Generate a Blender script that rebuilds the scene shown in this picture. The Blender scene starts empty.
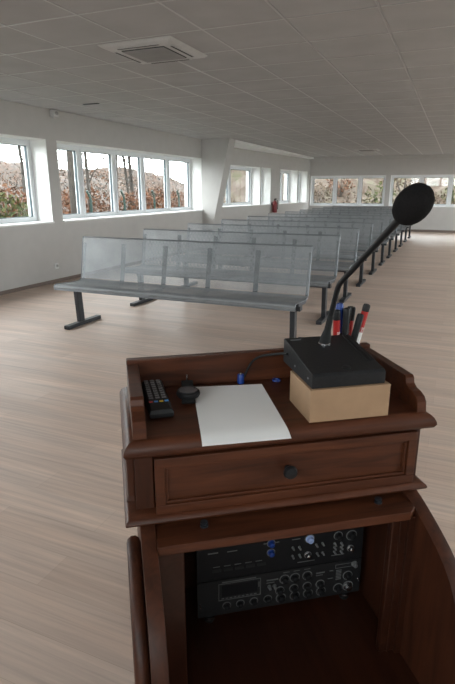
import bpy, bmesh, math, random
from mathutils import Vector, Matrix
random.seed(7)
S = bpy.context.scene
COL = S.collection
PI = math.pi
rad = math.radians

# ---------------------------------------------------------------- camera
cam_d = bpy.data.cameras.new('camera')
cam = bpy.data.objects.new('camera', cam_d)
COL.objects.link(cam)
cam.location = (0, 0, 1.32)
cam.rotation_euler = (rad(90 - 16.29), 0, rad(23.12))
cam_d.sensor_fit = 'VERTICAL'
cam_d.sensor_height = 36.0
cam_d.lens = 520.0 / 684.0 * 36.0
cam_d.clip_start = 0.03
cam_d.clip_end = 400
S.camera = cam

# ---------------------------------------------------------------- sky (overcast, brighter on the left-hand side of the building)
SKY_LEFT, SKY_RIGHT = 15.0, 10.0
world = bpy.data.worlds.new('overcast_sky')
S.world = world
world.use_nodes = True
nt = world.node_tree
nt.nodes.clear()
w_out = nt.nodes.new('ShaderNodeOutputWorld')
w_bg = nt.nodes.new('ShaderNodeBackground')
w_tc = nt.nodes.new('ShaderNodeTexCoord')
w_sep = nt.nodes.new('ShaderNodeSeparateXYZ')
w_map = nt.nodes.new('ShaderNodeMapRange')
w_map.inputs['From Min'].default_value = -0.3
w_map.inputs['From Max'].default_value = 0.7
w_map.inputs['To Min'].default_value = SKY_LEFT
w_map.inputs['To Max'].default_value = SKY_RIGHT
w_bg.inputs['Color'].default_value = (0.97, 0.98, 1.0, 1)
nt.links.new(w_tc.outputs['Generated'], w_sep.inputs[0])
nt.links.new(w_sep.outputs['X'], w_map.inputs['Value'])
nt.links.new(w_map.outputs['Result'], w_bg.inputs['Strength'])
nt.links.new(w_bg.outputs[0], w_out.inputs[0])

# daylight portals at the window rows (portals give off no light, they only guide the sky's)
def portal(name, loc, rot, sx, sy):
    l = bpy.data.lights.new(name, 'AREA')
    l.shape = 'RECTANGLE'
    l.size, l.size_y = sx, sy
    l.cycles.is_portal = True
    o = bpy.data.objects.new(name, l)
    COL.objects.link(o)
    o.location, o.rotation_euler = loc, rot
portal('left_window_portal', (-5.80, 5.2, 1.43), (rad(90), 0, rad(-90)), 11.9, 1.2)
portal('added_right_window_portal', (3.82, 9.3, 1.15), (rad(90), 0, rad(90)), 17.0, 2.2)
portal('added_front_window_portal', (-0.4, -2.42, 1.93), (rad(-90), 0, rad(180)), 5.7, 0.9)
portal('back_window_portal', (-1.2, 18.95, 1.29), (rad(90), 0, rad(180)), 7.6, 1.05)

S.view_settings.view_transform = 'Standard'
S.view_settings.look = 'None'
S.view_settings.gamma = 1
S.view_settings.use_curve_mapping = False
S.view_settings.exposure = 0.0
S.cycles.use_denoising = True
S.cycles.max_bounces = 10
S.cycles.diffuse_bounces = 6
S.cycles.transparent_max_bounces = 40
S.cycles.sample_clamp_indirect = 6

# ---------------------------------------------------------------- materials
class NT:
    def __init__(s, name):
        s.m = bpy.data.materials.new(name)
        s.m.use_nodes = True
        s.t = s.m.node_tree
        s.b = s.t.nodes['Principled BSDF']
        s.out = s.t.nodes['Material Output']
    def n(s, kind, **kw):
        nd = s.t.nodes.new('ShaderNode' + kind)
        for k, v in kw.items():
            if k in nd.inputs:
                nd.inputs[k].default_value = v
            else:
                setattr(nd, k, v)
        return nd
    def l(s, a, b):
        s.t.links.new(a, b)
    def coords(s, scale=(1, 1, 1), rot=(0, 0, 0)):
        tc = s.n('TexCoord')
        mp = s.n('Mapping')
        mp.inputs['Scale'].default_value = scale
        mp.inputs['Rotation'].default_value = rot
        s.l(tc.outputs['Object'], mp.inputs['Vector'])
        return mp.outputs['Vector']
    def ramp(s, fac, stops):
        r = s.n('ValToRGB')
        el = r.color_ramp.elements
        while len(el) < len(stops):
            el.new(0.5)
        for e, (p, c) in zip(el, stops):
            e.position = p
            e.color = (*c, 1)
        s.l(fac, r.inputs['Fac'])
        return r.outputs['Color']

def flat(name, col, rough=0.5, metal=0.0, var=0.06, scale=12.0, bump=0.0, spec=0.5):
    m = NT(name)
    v = m.coords()
    nz = m.n('TexNoise', Scale=scale, Detail=4.0)
    m.l(v, nz.inputs['Vector'])
    a = tuple(max(0, c * (1 - var)) for c in col)
    b = tuple(min(1, c * (1 + var)) for c in col)
    m.l(m.ramp(nz.outputs['Fac'], [(0.3, a), (0.7, b)]), m.b.inputs['Base Color'])
    m.b.inputs['Roughness'].default_value = rough
    m.b.inputs['Metallic'].default_value = metal
    m.b.inputs['Specular IOR Level'].default_value = spec
    if bump:
        bp = m.n('Bump', Strength=bump, Distance=0.002)
        m.l(nz.outputs['Fac'], bp.inputs['Height'])
        m.l(bp.outputs[0], m.b.inputs['Normal'])
    return m.m

def wood(name, dark, light, scale=(3, 40, 40), rough=0.33, coat=0.0):
    m = NT(name)
    v = m.coords(scale)
    nz = m.n('TexNoise', Scale=1.0, Detail=6.0, Roughness=0.6, Distortion=0.6)
    m.l(v, nz.inputs['Vector'])
    m.l(m.ramp(nz.outputs['Fac'], [(0.28, dark), (0.72, light)]), m.b.inputs['Base Color'])
    m.b.inputs['Roughness'].default_value = rough
    m.b.inputs['Specular IOR Level'].default_value = 0.32
    m.b.inputs['Coat Weight'].default_value = coat
    m.b.inputs['Coat Roughness'].default_value = 0.25
    bp = m.n('Bump', Strength=0.08, Distance=0.001)
    m.l(nz.outputs['Fac'], bp.inputs['Height'])
    m.l(bp.outputs[0], m.b.inputs['Normal'])
    return m.m

def floor_material():
    m = NT('plank_vinyl')
    v = m.coords()
    br = m.n('TexBrick', Scale=1.0)
    br.inputs['Mortar Size'].default_value = 0.0008
    br.inputs['Brick Width'].default_value = 1.2
    br.inputs['Row Height'].default_value = 0.16
    br.inputs['Bias'].default_value = 0.0
    br.inputs['Color1'].default_value = (0.53, 0.40, 0.325, 1)
    br.inputs['Color2'].default_value = (0.615, 0.48, 0.40, 1)
    br.inputs['Mortar'].default_value = (0.46, 0.35, 0.28, 1)
    br.offset = 0.37
    m.l(v, br.inputs['Vector'])
    st = m.coords((1.4, 46, 1))
    nz = m.n('TexNoise', Scale=1.0, Detail=7.0, Roughness=0.65, Distortion=0.35)
    m.l(st, nz.inputs['Vector'])
    st2 = m.coords((0.9, 9, 1))
    nz2 = m.n('TexNoise', Scale=1.0, Detail=3.0)
    m.l(st2, nz2.inputs['Vector'])
    r1 = m.ramp(nz.outputs['Fac'], [(0.30, (0.80, 0.80, 0.815)), (0.70, (1.13, 1.13, 1.13))])
    r2 = m.ramp(nz2.outputs['Fac'], [(0.3, (0.88, 0.9, 0.92)), (0.7, (1.08, 1.06, 1.04))])
    mx = m.n('MixRGB', blend_type='MULTIPLY', Fac=1.0)
    m.l(br.outputs['Color'], mx.inputs[1]); m.l(r1, mx.inputs[2])
    mx2 = m.n('MixRGB', blend_type='MULTIPLY', Fac=1.0)
    m.l(mx.outputs[0], mx2.inputs[1]); m.l(r2, mx2.inputs[2])
    m.l(mx2.outputs[0], m.b.inputs['Base Color'])
    m.b.inputs['Roughness'].default_value = 0.42
    bp = m.n('Bump', Strength=0.12, Distance=0.001)
    m.l(nz.outputs['Fac'], bp.inputs['Height'])
    m.l(bp.outputs[0], m.b.inputs['Normal'])
    return m.m

def ceiling_material():
    m = NT('mineral_ceiling_tile')
    v = m.coords()
    nz = m.n('TexNoise', Scale=3.0, Detail=3.0)
    m.l(v, nz.inputs['Vector'])
    fn = m.n('TexNoise', Scale=180.0, Detail=2.0)
    m.l(v, fn.inputs['Vector'])
    m.l(m.ramp(nz.outputs['Fac'], [(0.3, (0.375, 0.37, 0.37)), (0.7, (0.42, 0.415, 0.415))]), m.b.inputs['Base Color'])
    m.b.inputs['Roughness'].default_value = 0.9
    bp = m.n('Bump', Strength=0.25, Distance=0.002)
    m.l(fn.outputs['Fac'], bp.inputs['Height'])
    m.l(bp.outputs[0], m.b.inputs['Normal'])
    return m.m

def perforated(name, axes, hole=0.375, metal=0.5):
    """grey sheet steel punched with staggered round holes; axes = the two object axes of the sheet"""
    m = NT(name)
    tc = m.n('TexCoord')
    sp = m.n('SeparateXYZ')
    m.l(tc.outputs['Object'], sp.inputs[0])
    P = 0.0095
    def math_(op, a, b=None, cl=None):
        nd = m.n('Math', operation=op)
        for i, x in enumerate((a, b)):
            if x is None: continue
            if isinstance(x, (int, float)): nd.inputs[i].default_value = x
            else: m.l(x, nd.inputs[i])
        return nd.outputs[0]
    u = math_('MULTIPLY', sp.outputs[axes[0]], 1 / P)
    w = math_('MULTIPLY', sp.outputs[axes[1]], 1 / (P * 0.866))
    row = math_('FLOOR', w)
    odd = math_('MULTIPLY', math_('MODULO', math_('ABSOLUTE', row), 2.0), 0.5)
    fu = math_('SUBTRACT', math_('FRACT', math_('ADD', u, odd)), 0.5)
    fw = math_('MULTIPLY', math_('SUBTRACT', math_('FRACT', w), 0.5), 0.866)
    d2 = math_('ADD', math_('MULTIPLY', fu, fu), math_('MULTIPLY', fw, fw))
    solid = math_('GREATER_THAN', d2, hole ** 2)
    m.l(solid, m.b.inputs['Alpha'])
    nz = m.n('TexNoise', Scale=9.0, Detail=3.0)
    m.l(tc.outputs['Object'], nz.inputs['Vector'])
    m.l(m.ramp(nz.outputs['Fac'], [(0.3, (0.235, 0.245, 0.255)), (0.7, (0.30, 0.31, 0.32))]), m.b.inputs['Base Color'])
    m.b.inputs['Metallic'].default_value = metal
    m.b.inputs['Roughness'].default_value = 0.42
    return m.m

def glass_material():
    m = NT('window_glass')
    tr = m.n('BsdfTransparent')
    tr.inputs['Color'].default_value = (0.93, 0.96, 0.955, 1)
    gl = m.n('BsdfGlossy', Roughness=0.02)
    lw = m.n('LayerWeight', Blend=0.5)
    pw = m.n('Math', operation='POWER')
    pw.inputs[1].default_value = 5.0
    m.l(lw.outputs['Facing'], pw.inputs[0])
    ml_ = m.n('Math', operation='MULTIPLY_ADD')
    ml_.inputs[1].default_value = 0.6
    ml_.inputs[2].default_value = 0.03
    m.l(pw.outputs[0], ml_.inputs[0])
    mx = m.n('MixShader')
    m.l(ml_.outputs[0], mx.inputs[0])
    m.l(tr.outputs[0], mx.inputs[1]); m.l(gl.outputs[0], mx.inputs[2])
    m.l(mx.outputs[0], m.out.inputs['Surface'])
    return m.m

def foliage_material(name, cols, scale=4.0):
    m = NT(name)
    v = m.coords()
    nz = m.n('TexNoise', Scale=scale, Detail=5.0, Roughness=0.7)
    m.l(v, nz.inputs['Vector'])
    k = len(cols)
    m.l(m.ramp(nz.outputs['Fac'], [(0.28 + 0.44 * i / (k - 1), c) for i, c in enumerate(cols)]), m.b.inputs['Base Color'])
    m.b.inputs['Roughness'].default_value = 0.8
    m.b.inputs['Specular IOR Level'].default_value = 0.2
    return m.m

M = {}
M['floor'] = floor_material()
M['ceiling'] = ceiling_material()
M['grid'] = flat('ceiling_grid_metal', (0.46, 0.455, 0.45), 0.3, 0.4, 0.03)
M['wall'] = flat('wall_paint', (0.47, 0.455, 0.44), 0.75, 0, 0.025, 6, 0.05)
M['white'] = flat('white_paint', (0.78, 0.78, 0.77), 0.55, 0, 0.02)
M['pvc'] = flat('white_window_plastic', (0.72, 0.74, 0.76), 0.35, 0, 0.02)
M['gasket'] = flat('window_gasket', (0.03, 0.05, 0.06), 0.6)
M['skirt'] = flat('skirting_brown', (0.16, 0.12, 0.10), 0.5)
M['glass'] = glass_material()
M['perf_back'] = perforated('perforated_steel_back', (0, 2))
M['perf_seat'] = perforated('perforated_steel_seat', (0, 1), 0.27, 0.15)
M['steel'] = flat('grey_steel', (0.20, 0.21, 0.225), 0.45, 0.6, 0.05)
M['rib'] = flat('bracket_steel', (0.045, 0.05, 0.06), 0.45, 0.3)
M['black_steel'] = flat('black_painted_steel', (0.016, 0.018, 0.022), 0.38)
M['wood'] = wood('mahogany', (0.026, 0.0072, 0.0032), (0.092, 0.0280, 0.0115), rough=0.40)
M['wood_v'] = wood('mahogany_upright', (0.021, 0.0058, 0.0026), (0.066, 0.0195, 0.0082), (40, 40, 3), 0.48)
M['wood_in_shaded'] = wood('mahogany_inside_shaded', (0.020, 0.0062, 0.0034), (0.040, 0.0125, 0.0062), (30, 3, 30), 0.28)  # same mahogany, with the compartment's shade put into a darker colour
M['black'] = flat('black_plastic', (0.009, 0.009, 0.010), 0.5, spec=0.3)
M['black_soft'] = flat('black_foam', (0.010, 0.009, 0.009), 1.0, 0, 0.3, 300, 0.8, 0.1)
M['console'] = flat('console_plastic', (0.012, 0.012, 0.013), 0.5, 0, 0.25, 160, 0.25, 0.25)
M['rubber'] = flat('black_rubber', (0.012, 0.012, 0.012), 0.7, spec=0.25)
M['panel'] = flat('black_anodised_panel', (0.011, 0.011, 0.012), 0.5)
M['print'] = flat('grey_print', (0.12, 0.12, 0.12), 0.6)
M['chrome'] = flat('bright_metal', (0.55, 0.55, 0.57), 0.22, 1.0)
M['blue'] = flat('blue_plastic', (0.006, 0.035, 0.20), 0.4)
M['lblue'] = flat('pale_blue_plastic', (0.30, 0.38, 0.62), 0.35)
M['red'] = flat('red_plastic', (0.40, 0.02, 0.018), 0.4)
M['yellow'] = flat('yellow_plastic', (0.62, 0.42, 0.03), 0.4)
M['cyan'] = flat('light_blue_plastic', (0.05, 0.22, 0.55), 0.4)
M['key'] = flat('grey_rubber_key', (0.17, 0.17, 0.18), 0.6)
M['watch_glass'] = flat('grey_watch_glass', (0.07, 0.07, 0.075), 0.22)
M['paper'] = flat('white_paper', (0.84, 0.835, 0.83), 0.7, 0, 0.015, 5)
M['card'] = flat('kraft_board', (0.30, 0.185, 0.105), 0.75, 0, 0.12, 14)
M['cup'] = flat('frosted_cup', (0.45, 0.45, 0.46), 0.4)
M['ac'] = flat('white_appliance', (0.50, 0.495, 0.49), 0.45)
M['dark_slot'] = flat('dark_slot', (0.05, 0.05, 0.05), 0.8)
M['grille'] = flat('grille_plastic', (0.33, 0.32, 0.315), 0.6)
M['bark'] = flat('tree_bark', (0.0273, 0.0215, 0.0169), 0.9, 0, 0.45, 7, 0.6)
M['grass'] = foliage_material('lawn', [(0.0080, 0.0160, 0.0025), (0.0190, 0.0270, 0.0065), (0.0255, 0.0210, 0.0095)], 1.5)
M['leaf_rust'] = foliage_material('rust_leaves', [(0.0480, 0.0165, 0.0075), (0.0818, 0.0315, 0.0142), (0.0720, 0.0480, 0.0240)])
M['leaf_green'] = foliage_material('yellow_green_leaves', [(0.0104, 0.0189, 0.0039), (0.0273, 0.0351, 0.0084), (0.0793, 0.0585, 0.0084)])
M['leaf_brown'] = foliage_material('brown_leaves', [(0.0263, 0.0195, 0.0120), (0.0577, 0.0405, 0.0263), (0.0818, 0.0622, 0.0405)], 2.5)
M['bank'] = foliage_material('leaf_litter', [(0.0153, 0.0168, 0.0063), (0.0413, 0.0260, 0.0183), (0.0644, 0.0524, 0.0399), (0.0307, 0.0369, 0.0105)], 1.4)
M['bank_grey'] = foliage_material('bare_brushwood', [(0.0231, 0.0193, 0.0168), (0.0441, 0.0370, 0.0319), (0.0588, 0.0357, 0.0252), (0.0630, 0.0567, 0.0525)], 2.2)
M['green_post'] = flat('green_post', (0.0020, 0.0225, 0.0175), 0.5)
M['brick'] = flat('brick_front', (0.126, 0.056, 0.038), 0.9, 0, 0.15, 20)
M['tiles'] = flat('roof_tile', (0.070, 0.049, 0.042), 0.9, 0, 0.15, 20)
M['ext_red'] = flat('extinguisher_red', (0.16, 0.008, 0.012), 0.35)

# ---------------------------------------------------------------- mesh builder
class MB:
    def __init__(s):
        s.bm = bmesh.new()
        s.mi = 0
    def _tag(s, before):
        for f in s.bm.faces[before:] if False else [f for f in s.bm.faces if f.index == -1]:
            f.material_index = s.mi
    def face(s, vs):
        try:
            f = s.bm.faces.new(vs)
            f.material_index = s.mi
            return f
        except ValueError:
            return None
    def box(s, x0, x1, y0, y1, z0, z1):
        v = [s.bm.verts.new(p) for p in ((x0, y0, z0), (x1, y0, z0), (x1, y1, z0), (x0, y1, z0), (x0, y0, z1), (x1, y0, z1), (x1, y1, z1), (x0, y1, z1))]
        for q in ((3, 2, 1, 0), (4, 5, 6, 7), (0, 1, 5, 4), (1, 2, 6, 5), (2, 3, 7, 6), (3, 0, 4, 7)):
            s.face([v[i] for i in q])
        return s
    def loft(s, rings, cap=True, closed=True):
        vs = [[s.bm.verts.new(p) for p in r] for r in rings]
        n = len(vs[0])
        for a, b in zip(vs, vs[1:]):
            for i in range(n if closed else n - 1):
                j = (i + 1) % n
                s.face([a[i], a[j], b[j], b[i]])
        if cap:
            s.face(vs[0][::-1]); s.face(vs[-1])
        return s
    def rects(s, x0, x1, y0, y1, steps):
        """stack of rectangles; steps = (inset, z) or (ix0, ix1, iy0, iy1, z)"""
        rings = []
        for st in steps:
            if len(st) == 2:
                i, z = st; a = b = c = d = i
            else:
                a, b, c, d, z = st
            rings.append([(x0 + a, y0 + c, z), (x1 - b, y0 + c, z), (x1 - b, y1 - d, z), (x0 + a, y1 - d, z)])
        return s.loft(rings)
    def prism(s, pts, axis, a, b):
        """extrude a 2-D outline along an axis: 'x' -> pts are (y, z); 'y' -> (x, z); 'z' -> (x, y)"""
        f = {'x': lambda p, t: (t, p[0], p[1]), 'y': lambda p, t: (p[0], t, p[1]), 'z': lambda p, t: (p[0], p[1], t)}[axis]
        return s.loft([[f(p, a) for p in pts], [f(p, b) for p in pts]])
    def tube(s, path, r, seg=10, cap=True):
        path = [Vector(p) for p in path]
        rr = r if isinstance(r, (list, tuple)) else [r] * len(path)
        rings = []
        up = None
        for i, p in enumerate(path):
            d = (path[min(i + 1, len(path) - 1)] - path[max(i - 1, 0)]).normalized()
            if up is None:
                up = Vector((0, 0, 1)) if abs(d.z) < 0.9 else Vector((1, 0, 0))
            x = d.cross(up).normalized()
            up = x.cross(d).normalized()
            rings.append([p + (x * math.cos(2 * PI * k / seg) + up * math.sin(2 * PI * k / seg)) * rr[i] for k in range(seg)])
        return s.loft(rings, cap)
    def lathe(s, prof, c=(0, 0, 0), axis=(0, 0, 1), seg=20):
        """prof = [(radius, height)] along axis from c"""
        a = Vector(axis).normalized()
        u = a.cross(Vector((0, 0, 1)) if abs(a.z) < 0.9 else Vector((1, 0, 0))).normalized()
        w = a.cross(u)
        c = Vector(c)
        rings = [[c + a * h + (u * math.cos(2 * PI * k / seg) + w * math.sin(2 * PI * k / seg)) * max(r, 1e-5) for k in range(seg)] for r, h in prof]
        return s.loft(rings)
    def ring(s, x0, x1, z0, z1, w, y0, y1):
        """rectangular frame in the x-z plane"""
        s.box(x0, x1, y0, y1, z0, z0 + w); s.box(x0, x1, y0, y1, z1 - w, z1)
        s.box(x0, x0 + w, y0, y1, z0 + w, z1 - w); s.box(x1 - w, x1, y0, y1, z0 + w, z1 - w)
        return s
    def xf(s, m):
        bmesh.ops.transform(s.bm, matrix=m, verts=s.bm.verts)
        return s
    def build(s, name, mat, parent=None, bevel=0.0, smooth=False, segs=2):
        bm = s.bm
        bmesh.ops.recalc_face_normals(bm, faces=bm.faces)
        if bevel:
            ed = [e for e in bm.edges if len(e.link_faces) == 2 and e.calc_face_angle(0) > rad(40)]
            bmesh.ops.bevel(bm, geom=ed, offset=bevel, segments=segs, affect='EDGES', profile=0.6, clamp_overlap=True)
        me = bpy.data.meshes.new(name)
        bm.to_mesh(me)
        bm.free()
        for mm in (mat if isinstance(mat, (list, tuple)) else [mat]):
            me.materials.append(M[mm] if isinstance(mm, str) else mm)
        if smooth:
            for p in me.polygons:
                p.use_smooth = True
            me.set_sharp_from_angle(angle=rad(38))
        o = bpy.data.objects.new(name, me)
        COL.objects.link(o)
        if parent:
            o.parent = parent
        return o

def tag(o, label, cat, group=None, kind=None):
    o['label'] = label
    o['category'] = cat
    if group: o['group'] = group
    if kind: o['kind'] = kind
    return o
def structure(o):
    o['kind'] = 'structure'
    return o
def empty(name, loc=(0, 0, 0), rz=0.0):
    o = bpy.data.objects.new(name, None)
    COL.objects.link(o)
    o.location = loc
    o.rotation_euler = (0, 0, rz)
    o.empty_display_size = 0.05
    return o
def thing(name, label, cat, loc=(0, 0, 0), rz=0.0, group=None):
    return tag(empty(name, loc, rz), label, cat, group)
def copy_tree(o, parent=None):
    c = o.copy()
    COL.objects.link(c)
    c.parent = parent
    for ch in list(o.children):
        copy_tree(ch, c)
    return c

# ================================================================ THE ROOM
XL, XR, YB, YF, H = -5.36, 3.4, 18.6, -2.0, 2.40
WT = 0.45

def frame_at(o, d, inward):
    """matrix: local x along the wall, local y outward, z up; o = start point on the inner face"""
    d = Vector((d[0], d[1], 0)).normalized()
    out = -Vector((inward[0], inward[1], 0)).normalized()
    return Matrix(((d.x, out.x, 0, o[0]), (d.y, out.y, 0, o[1]), (0, 0, 1, 0), (0, 0, 0, 1)))

def wall(name, mtx, length, openings, height=H, t=WT):
    b = MB()
    x = 0.0
    for (a, c, z0, z1) in sorted(openings):
        if a > x: b.box(x, a, 0, t, 0, height)
        b.box(a, c, 0, t, 0, z0)
        b.box(a, c, 0, t, z1, height)
        x = c
    if x < length: b.box(x, length, 0, t, 0, height)
    b.xf(mtx)
    return structure(b.build(name, 'wall'))

win_n = [0]
def window(mtx, a, c, z0, z1, splits, depth=0.28):
    """frame with mullions, one sash and pane per division, and an inner sill board"""
    win_n[0] += 1
    root = structure(empty('window_%d' % win_n[0]))
    fr = MB()
    y0, y1 = depth, depth + 0.07
    fr.ring(a, c, z0, z1, 0.05, y0, y1)
    xs = [a] + list(splits) + [c]
    for s in splits:
        fr.box(s - 0.035, s + 0.035, y0, y1, z0 + 0.05, z1 - 0.05)
    fr.xf(mtx).build('window_frame', 'pvc', root, 0.004)
    for i, (p, q) in enumerate(zip(xs, xs[1:])):
        p += 0.05 if i == 0 else 0.035
        q -= 0.05 if i == len(xs) - 2 else 0.035
        s = MB().ring(p, q, z0 + 0.05, z1 - 0.05, 0.036, y0 - 0.012, y1 - 0.012)
        s.mi = 1
        s.ring(p + 0.036, q - 0.036, z0 + 0.086, z1 - 0.086, 0.008, y0 + 0.004, y0 + 0.04)
        s.xf(mtx).build('sash', ['pvc', 'gasket'], root)
        MB().box(p + 0.04, q - 0.04, y0 + 0.018, y0 + 0.024, z0 + 0.09, z1 - 0.09).xf(mtx).build('pane', 'glass', root)
    MB().box(a, a + 0.008, 0.004, y0, z0, z1).box(c - 0.008, c, 0.004, y0, z0, z1).box(a + 0.008, c - 0.008, 0.004, y0, z1 - 0.008, z1).xf(mtx).build('lining', 'white', root)
    MB().box(a + 0.002, c - 0.002, -0.025, y0, z0, z0 + 0.022).xf(mtx).build('sill', 'white', root, 0.004)
    return root

# floor, ceiling
structure(MB().box(XL - 0.5, XR + 0.5, YF - 0.3, YB + 0.5, -0.12, 0).build('floor', 'floor'))
structure(MB().box(XL - 0.5, XR + 0.5, YF - 0.3, YB + 0.5, H, H + 0.15).build('ceiling', 'ceiling'))
g = MB()
x = -0.575
while x - 0.6 > XL: x -= 0.6
while x < XR:
    g.box(x - 0.008, x + 0.008, YF, YB, H - 0.003, H + 0.001); x += 0.6
y = 3.11
while y - 0.6 > YF: y -= 0.6
while y < YB:
    g.box(XL, XR, y - 0.008, y + 0.008, H - 0.0025, H + 0.001); y += 0.6
structure(g.build('ceiling_grid', 'grid'))

# left wall, first stretch (x along +Y)
mL = frame_at((XL, YF), (0, 1), (1, 0))
Y = lambda y: y - YF
wins_left = [(Y(-0.7), Y(1.22), 0.86, 2.0, [Y(0.26)]),  # unseen window, added to bring more daylight to the lectern
             (Y(1.40), Y(6.12), 0.86, 2.0, [Y(2.33), Y(3.27), Y(4.21), Y(5.14)]),
             (Y(6.33), Y(11.08), 0.86, 2.0, [Y(7.16), Y(8.10), Y(9.03), Y(10.02)])]
wall('wall_left', mL, 11.42 - YF, [w[:4] for w in wins_left])
for w in wins_left: window(mL, *w)
# pillar leaning into the room
def px(z): return -5.21 + 0.22 * z
structure(MB().prism([(XL, 0), (px(0), 0), (px(H), H), (XL, H)], 'y', 11.08, 11.42).build('trim_pillar', 'wall'))
# left wall, second stretch, slightly turned
P0, P1 = Vector((-5.42, 11.42)), Vector((-4.82, 18.6))
d2 = (P1 - P0).normalized()
mL2 = frame_at(P0, d2, (d2.y, -d2.x))
T = lambda yy: (yy - P0.y) / d2.y
wins_left2 = [(T(12.05), T(14.45), 0.90, 1.93, [T(13.1)]), (T(14.52), T(15.2), 0.90, 1.93, []),
              (T(15.9), T(17.4), 0.90, 1.93, [T(16.7)]), (T(17.48), T(18.35), 0.90, 1.93, [])]
wall('wall_left_rear', mL2, T(18.6) + 0.05, [w[:4] for w in wins_left2])
for w in wins_left2: window(mL2, *w)
# back wall (x along +X)
mB = frame_at((XL - 0.4, YB), (1, 0), (0, -1))
Bx = lambda xx: xx - (XL - 0.4)
wins_back = [(Bx(-4.78), Bx(-2.25), 0.79, 1.79, [Bx(-3.95), Bx(-3.10)]), (Bx(-2.10), Bx(0.62), 0.79, 1.79, [Bx(-1.14), Bx(-0.26)]),
             (Bx(0.85), Bx(3.2), 0.79, 1.79, [Bx(1.63), Bx(2.42)])]
wall('wall_back', mB, XR + 0.4 - XL + 0.4, [w[:4] for w in wins_back])
for w in wins_back: window(mB, *w, depth=0.12)
structure(MB().box(XL, XR, YB - 0.10, YB, 2.27, H - 0.004).build('trim_1', 'wall', None, 0.006))
structure(MB().box(XL, -4.68, 11.42, YB, 2.34, H - 0.006).build('trim_2', 'white', None, 0.006))
# right wall and the wall behind the lectern: unseen windows added for their daylight
mR = frame_at((XR, YB), (0, -1), (-1, 0))
added_wins_right = [(YB - b, YB - a, 0.06, 2.25, [YB - b + (b - a) * k / 4 for k in (1, 2, 3)]) for a, b in ((1.0, 5.4), (5.8, 11.0), (11.4, 17.6))]
wall('wall_right', mR, YB - YF, [w[:4] for w in added_wins_right])
for w in added_wins_right: window(mR, *w)
mF = frame_at((XR, YF), (-1, 0), (0, 1))
added_wins_front = [(XR - 2.4, XR + 3.2, 1.50, 2.36, [XR - 1.2, XR, XR + 1.2, XR + 2.2])]  # added high window strip, set to light the lectern top
wall('wall_front', mF, XR - XL, [w[:4] for w in added_wins_front])
for w in added_wins_front: window(mF, *w)
# skirting
structure(MB().box(XL, XR, YB - 0.012, YB, 0, 0.07).build('baseboard_back', 'skirt'))
structure(MB().box(XL, XL + 0.010, YF, 11.08, 0, 0.05).build('baseboard_left', 'skirt'))
structure(MB().box(0, T(18.6), -0.01, 0, 0, 0.05).xf(mL2).build('baseboard_left_rear', 'skirt'))

# ---------------------------------------------------------------- ceiling cassettes
def cassette(x, y, label):
    t = thing('air_conditioner', label, 'air conditioner', (x, y, H), 0, 'ceiling cassettes')
    hw = 0.32
    MB().rects(-hw, hw, -hw, hw, [(0, -0.001), (0, -0.006), (0.02, -0.020), (0.06, -0.028)]).build('cover_panel', 'ac', t)
    for k in range(4):
        s = MB()
        s.box(-0.20, 0.20, -0.272, -0.222, -0.031, -0.027)
        s.mi = 1
        s.box(-0.185, 0.185, -0.262, -0.240, -0.034, -0.030)
        s.xf(Matrix.Rotation(k * PI / 2, 4, 'Z')).build('louvre', ['ac', 'dark_slot'], t, 0.0015)
    gr = MB()
    gr.box(-0.19, 0.19, -0.19, 0.19, -0.034, -0.027)
    gr.build('intake_grille', 'dark_slot', t, 0.002)
    bars = MB()
    for k in range(20):
        v = -0.18 + 0.36 * k / 19
        bars.box(v - 0.003, v + 0.003, -0.185, 0.185, -0.040, -0.034)
        bars.box(-0.185, 0.185, v - 0.003, v + 0.003, -0.039, -0.034)
    bars.build('grille_bars', 'grille', t)
    return t
cassette(-2.375, 4.07, 'white square ceiling cassette with central grille, the near large one')
cassette(-2.47, 15.65, 'white ceiling cassette far away above the rear benches, the distant small one')
s = tag(MB().box(-0.12, 0.12, -0.02, 0.02, -0.008, 0).build('ceiling_vent', 'dark_slot', None, 0.002), 'thin dark slot vent in the ceiling near the left wall', 'vent')
s.location = (-4.53, 6.08, H)
# sensor, socket, extinguisher
t = thing('motion_sensor', 'small grey motion sensor high on the left wall under the ceiling', 'sensor', (XL, 6.30, 2.36))
MB().rects(-0.002, 0.07, -0.055, 0.055, [(0.01, -0.07), (0, -0.05), (0, 0.03), (0.012, 0.038)]).build('housing', 'ac', t, 0.008)
MB().lathe([(0.0, 0), (0.028, 0.002), (0.028, 0.014), (0.018, 0.026), (0, 0.03)], (0.066, 0.0, -0.012), (1, 0, 0)).build('lens', 'grille', t, 0, True)
t = thing('wall_socket', 'white electrical socket low on the left wall behind the first bench', 'socket', (XL, 6.10, 0.24))
MB().box(0, 0.009, -0.04, 0.04, -0.04, 0.04).build('plate', 'white', t, 0.003)
MB().lathe([(0.022, 0), (0.022, 0.004), (0.018, 0.004), (0.018, 0.001)], (0.008, 0, 0), (1, 0, 0)).build('outlet', 'ac', t)
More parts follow.
